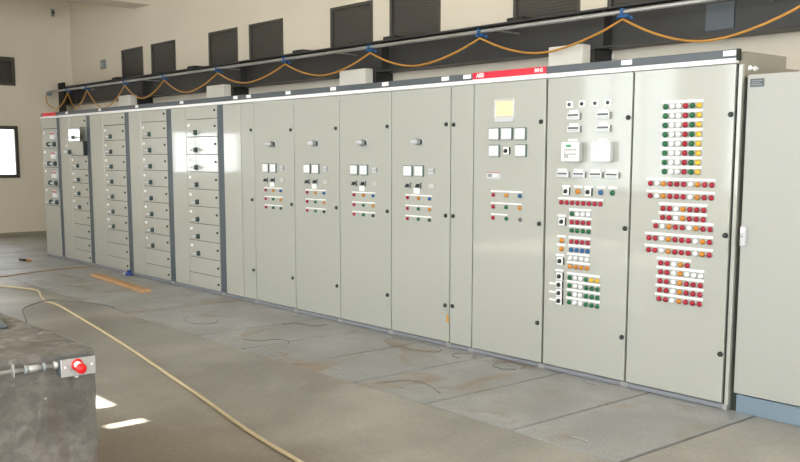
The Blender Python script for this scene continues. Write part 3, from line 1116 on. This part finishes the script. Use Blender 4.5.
# chipped block: a grid box with slightly irregular arris
bm = mb.bm
r = bmesh.ops.create_cube(bm, size=1)
for v in r['verts']:
    v.co = Vector((BXF - 1.1 + v.co.x * 2.2, BYB - 0.66 + v.co.y * 1.32, BH / 2 + v.co.z * BH))
bmesh.ops.subdivide_edges(bm, edges=bm.edges[:], cuts=9, use_grid_fill=True)
rr = random.Random(11)
for v in bm.verts:
    ed = (abs(v.co.x - BXF) < 1e-4) + (abs(v.co.y - BYB) < 1e-4) + (abs(v.co.z - BH) < 1e-4)
    if ed >= 2:
        k = rr.uniform(0.003, 0.012)
        if abs(v.co.x - BXF) < 1e-4:
            v.co.x -= k
        if abs(v.co.y - BYB) < 1e-4:
            v.co.y -= k * 0.8
        if abs(v.co.z - BH) < 1e-4:
            v.co.z -= k * 0.6
    elif v.co.z > 0.01:
        v.co += Vector((rr.uniform(-1, 1), rr.uniform(-1, 1), rr.uniform(-1, 1))) * 0.003
mb._paint(bm.faces, 'block')
tag(obj('concrete_block', mb), 'rough grey concrete machine foundation in the left foreground', 'concrete block')
obj_ = MB().box(-0.16, 0.17, -0.05, 0.05, 0, 0.016, 'strip', 0.004)
tag(obj('anchor_plate', obj_, None, (-4.42, -3.965, 0.8285), (0, 0, R(-8))), 'blue-grey steel anchor plate lying on the concrete block', 'plate')

BF = BXF + 0.055
t = thing('stop_button_box', 'metal push-button box with a red mushroom button on the concrete block', 'button', (BXF, -3.904, 0.775))
mb = MB()
mb.box(0.0, 0.048, -0.066, 0.066, -0.033, 0.033, 'strip', 0.003)
obj('enclosure', mb, t)
mb = MB()
mb.box(0.049, 0.056, -0.068, 0.068, -0.035, 0.035, 'galv', 0.002)
for yy in (-0.052, 0.052):
    mb.rings([(0, 0.005), (0.003, 0.004), (0.003, 0)], (0.056, yy, 0.004), (1, 0, 0), 'white', 8)
obj('lid', mb, t)
mb = MB()
mb.rings([(0.056, 0.024), (0.062, 0.023), (0.062, 0.014), (0.082, 0.013), (0.082, 0)], (0, -0.006, 0.010), (1, 0, 0), 'pinklbl', 14, mats=['pinklbl', 'redbtn', 'white', 'white'])
obj('button_collar', mb, t)
mb = MB()
mb.rings([(0.0825, 0), (0.083, 0.011), (0.094, 0.012), (0.094, 0.0205), (0.104, 0.0205), (0.112, 0.014), (0.114, 0)], (0, -0.006, 0.001), (1, 0, 0), 'redbtn', 16)
obj('mushroom_button', mb, t)
mb = MB()
mb.rings([(-0.036, 0.008), (-0.046, 0.008), (-0.046, 0)], (0.03, 0.0, 0), (0, 0, 1), 'white', 8)
obj('plugged_hole', mb, t)

t = thing('conduit', 'thin galvanised conduit leading to the push-button box', 'conduit', (BXF + 0.025, -3.97, 0.787))
mb = MB()
mb.cyl((0, 0.0, 0.0), (0, -1.1, 0.0), 0.0095, 'galv', seg=10)
obj('pipe', mb, t)
mb = MB()
mb.cyl((0, -0.065, 0.0), (0, -0.118, 0.0), 0.0145, 'galv', seg=10)
for yy in (-0.062, -0.13):
    mb.cyl((0, yy, 0.0), (0, yy + 0.012, 0.0), 0.0165, 'midgrey', seg=8)
obj('coupling', mb, t)
mb = MB()
mb.box(-0.022, 0.0105, -0.172, -0.168, -0.024, 0.026, 'galv', 0.001)
obj('saddle_clip', mb, t)
mb = MB()
mb.cyl((0, -0.02, 0), (0, 0.0, 0), 0.016, 'galv', seg=8)
obj('lock_nut', mb, t)

# ------------------------------------------------------------------ loose things on the floor
H = [(-13.6, -2.05), (-12.4, -1.88), (-11.715, -1.702), (-11.384, -1.575), (-11.037, -1.49), (-10.583, -1.607), (-10.191, -1.702), (-9.829, -1.70), (-9.309, -1.764), (-8.342, -1.9), (-7.2, -2.072),
     (-6.231, -2.238), (-5.453, -2.371), (-4.546, -2.539), (-3.936, -2.615), (-3.2, -2.70), (-2.2, -2.8)]
tag(obj('hose', MB().tube(cr([(x, y, 0.0125) for x, y in H], 6), 0.0115, 'hose', 8)), 'cream coloured hose snaking across the concrete floor', 'hose')
tag(obj('brown_cord', MB().tube(cr([(-12.53, -1.62, 0.012), (-12.58, -1.434, 0.012), (-12.82, -0.82, 0.014), (-12.915, -0.3, 0.014), (-12.92, -0.03, 0.012)], 6), 0.007, 'brown', 6)),
    'brown cord lying across the cover plates toward the drawer cabinets', 'cord')
tag(obj('thin_wire', MB().tube(cr([(-9.0, -2.3, 0.008), (-9.35, -2.2, 0.008), (-9.812, -2.06, 0.008), (-9.98, -1.86, 0.03), (-9.97, -1.70, 0.048), (-9.87, -1.50, 0.02), (-9.6, -1.335, 0.008), (-9.3, -1.3, 0.008)], 6), 0.006, 'wire', 6)),
    'thin dark wire crossing the cream hose near the plank', 'wire')
an = math.atan2(-0.14, 1.86)
mb = MB()
mb.box(-0.935, 0.935, -0.055, 0.055, 0, 0.038, 'wood', 0.003)
tag(obj('wooden_plank', mb, None, (-11.02, -0.50, 0.004), (0, 0, an)), 'bare wooden plank lying on the floor cover plates', 'plank')
mb = MB()
mb.rings([(0, 0.0), (0, 0.05), (0.035, 0.05), (0.035, 0.028), (0.07, 0.026), (0.07, 0)], (0, 0, 0), (0, 0, 1), 'bluething', 12)
mb.cyl((-0.11, -0.03, 0.022), (-0.05, -0.01, 0.022), 0.02, 'ltgrey', seg=8)
tag(obj('blue_fitting', mb, None, (-11.70, -0.06, 0.003)), 'small blue plastic fitting on the floor at foot of dark strip', 'fitting')
mb = MB()
mb.cyl((-0.12, 0, 0.02), (0.06, 0, 0.02), 0.019, 'black', seg=8)
mb.cyl((0.06, 0, 0.02), (0.15, 0.01, 0.017), 0.014, 'orange', seg=8)
tag(obj('hand_tool', mb, None, (-14.3, -0.55, 0.002), (0, 0, 0.25)), 'small black and orange hand tool on the far cover plates', 'tool')


def scrap(pts, label, r=0.003):
    tag(obj('wire_scrap', MB().tube(cr([(x, y, 0.007 + 0.004 * (i % 2)) for i, (x, y) in enumerate(pts)], 6), r, 'wire', 5)), label, 'wire', 'wire scraps on the floor plates')


def loop(cx, cy, rx, ry, a0=0.0, a1=5.9, n=14):
    return [(cx + rx * cos(a0 + (a1 - a0) * i / n), cy + ry * sin(a0 + (a1 - a0) * i / n)) for i in range(n + 1)]


scrap(loop(-4.77, -0.145, 0.12, 0.12), 'small closed wire ring on the plate in front of the meter cabinet')
scrap(loop(-5.82, -0.2, 0.33, 0.13, 0.5, 6.9), 'wide double wire loop below the narrow blank door')
scrap(loop(-5.24, -0.16, 0.1, 0.09, 0, 5), 'smaller wire loop beside the wide double loop')
scrap([(-8.25, -1.0), (-8.15, -1.1), (-7.95, -1.12), (-7.82, -1.05), (-7.85, -0.9), (-8.0, -0.84)], 'curled wire scrap at the left on the plates near the hose')
scrap([(-6.95, -1.15), (-6.8, -1.08), (-6.78, -0.95), (-6.65, -0.9), (-6.55, -0.95)], 'bent wire scrap on the plates nearer the room, left of the lifting handles', 0.004)
scrap([(-7.35, -0.5), (-7.3, -0.38), (-7.1, -0.32), (-7.05, -0.2)], 'crooked wire scrap on the plates close to the third feeder cabinet', 0.004)
scrap([(-5.0, -1.25), (-4.9, -1.05), (-4.75, -1.0), (-4.5, -1.1)], 'short wire scrap near a lifting handle')
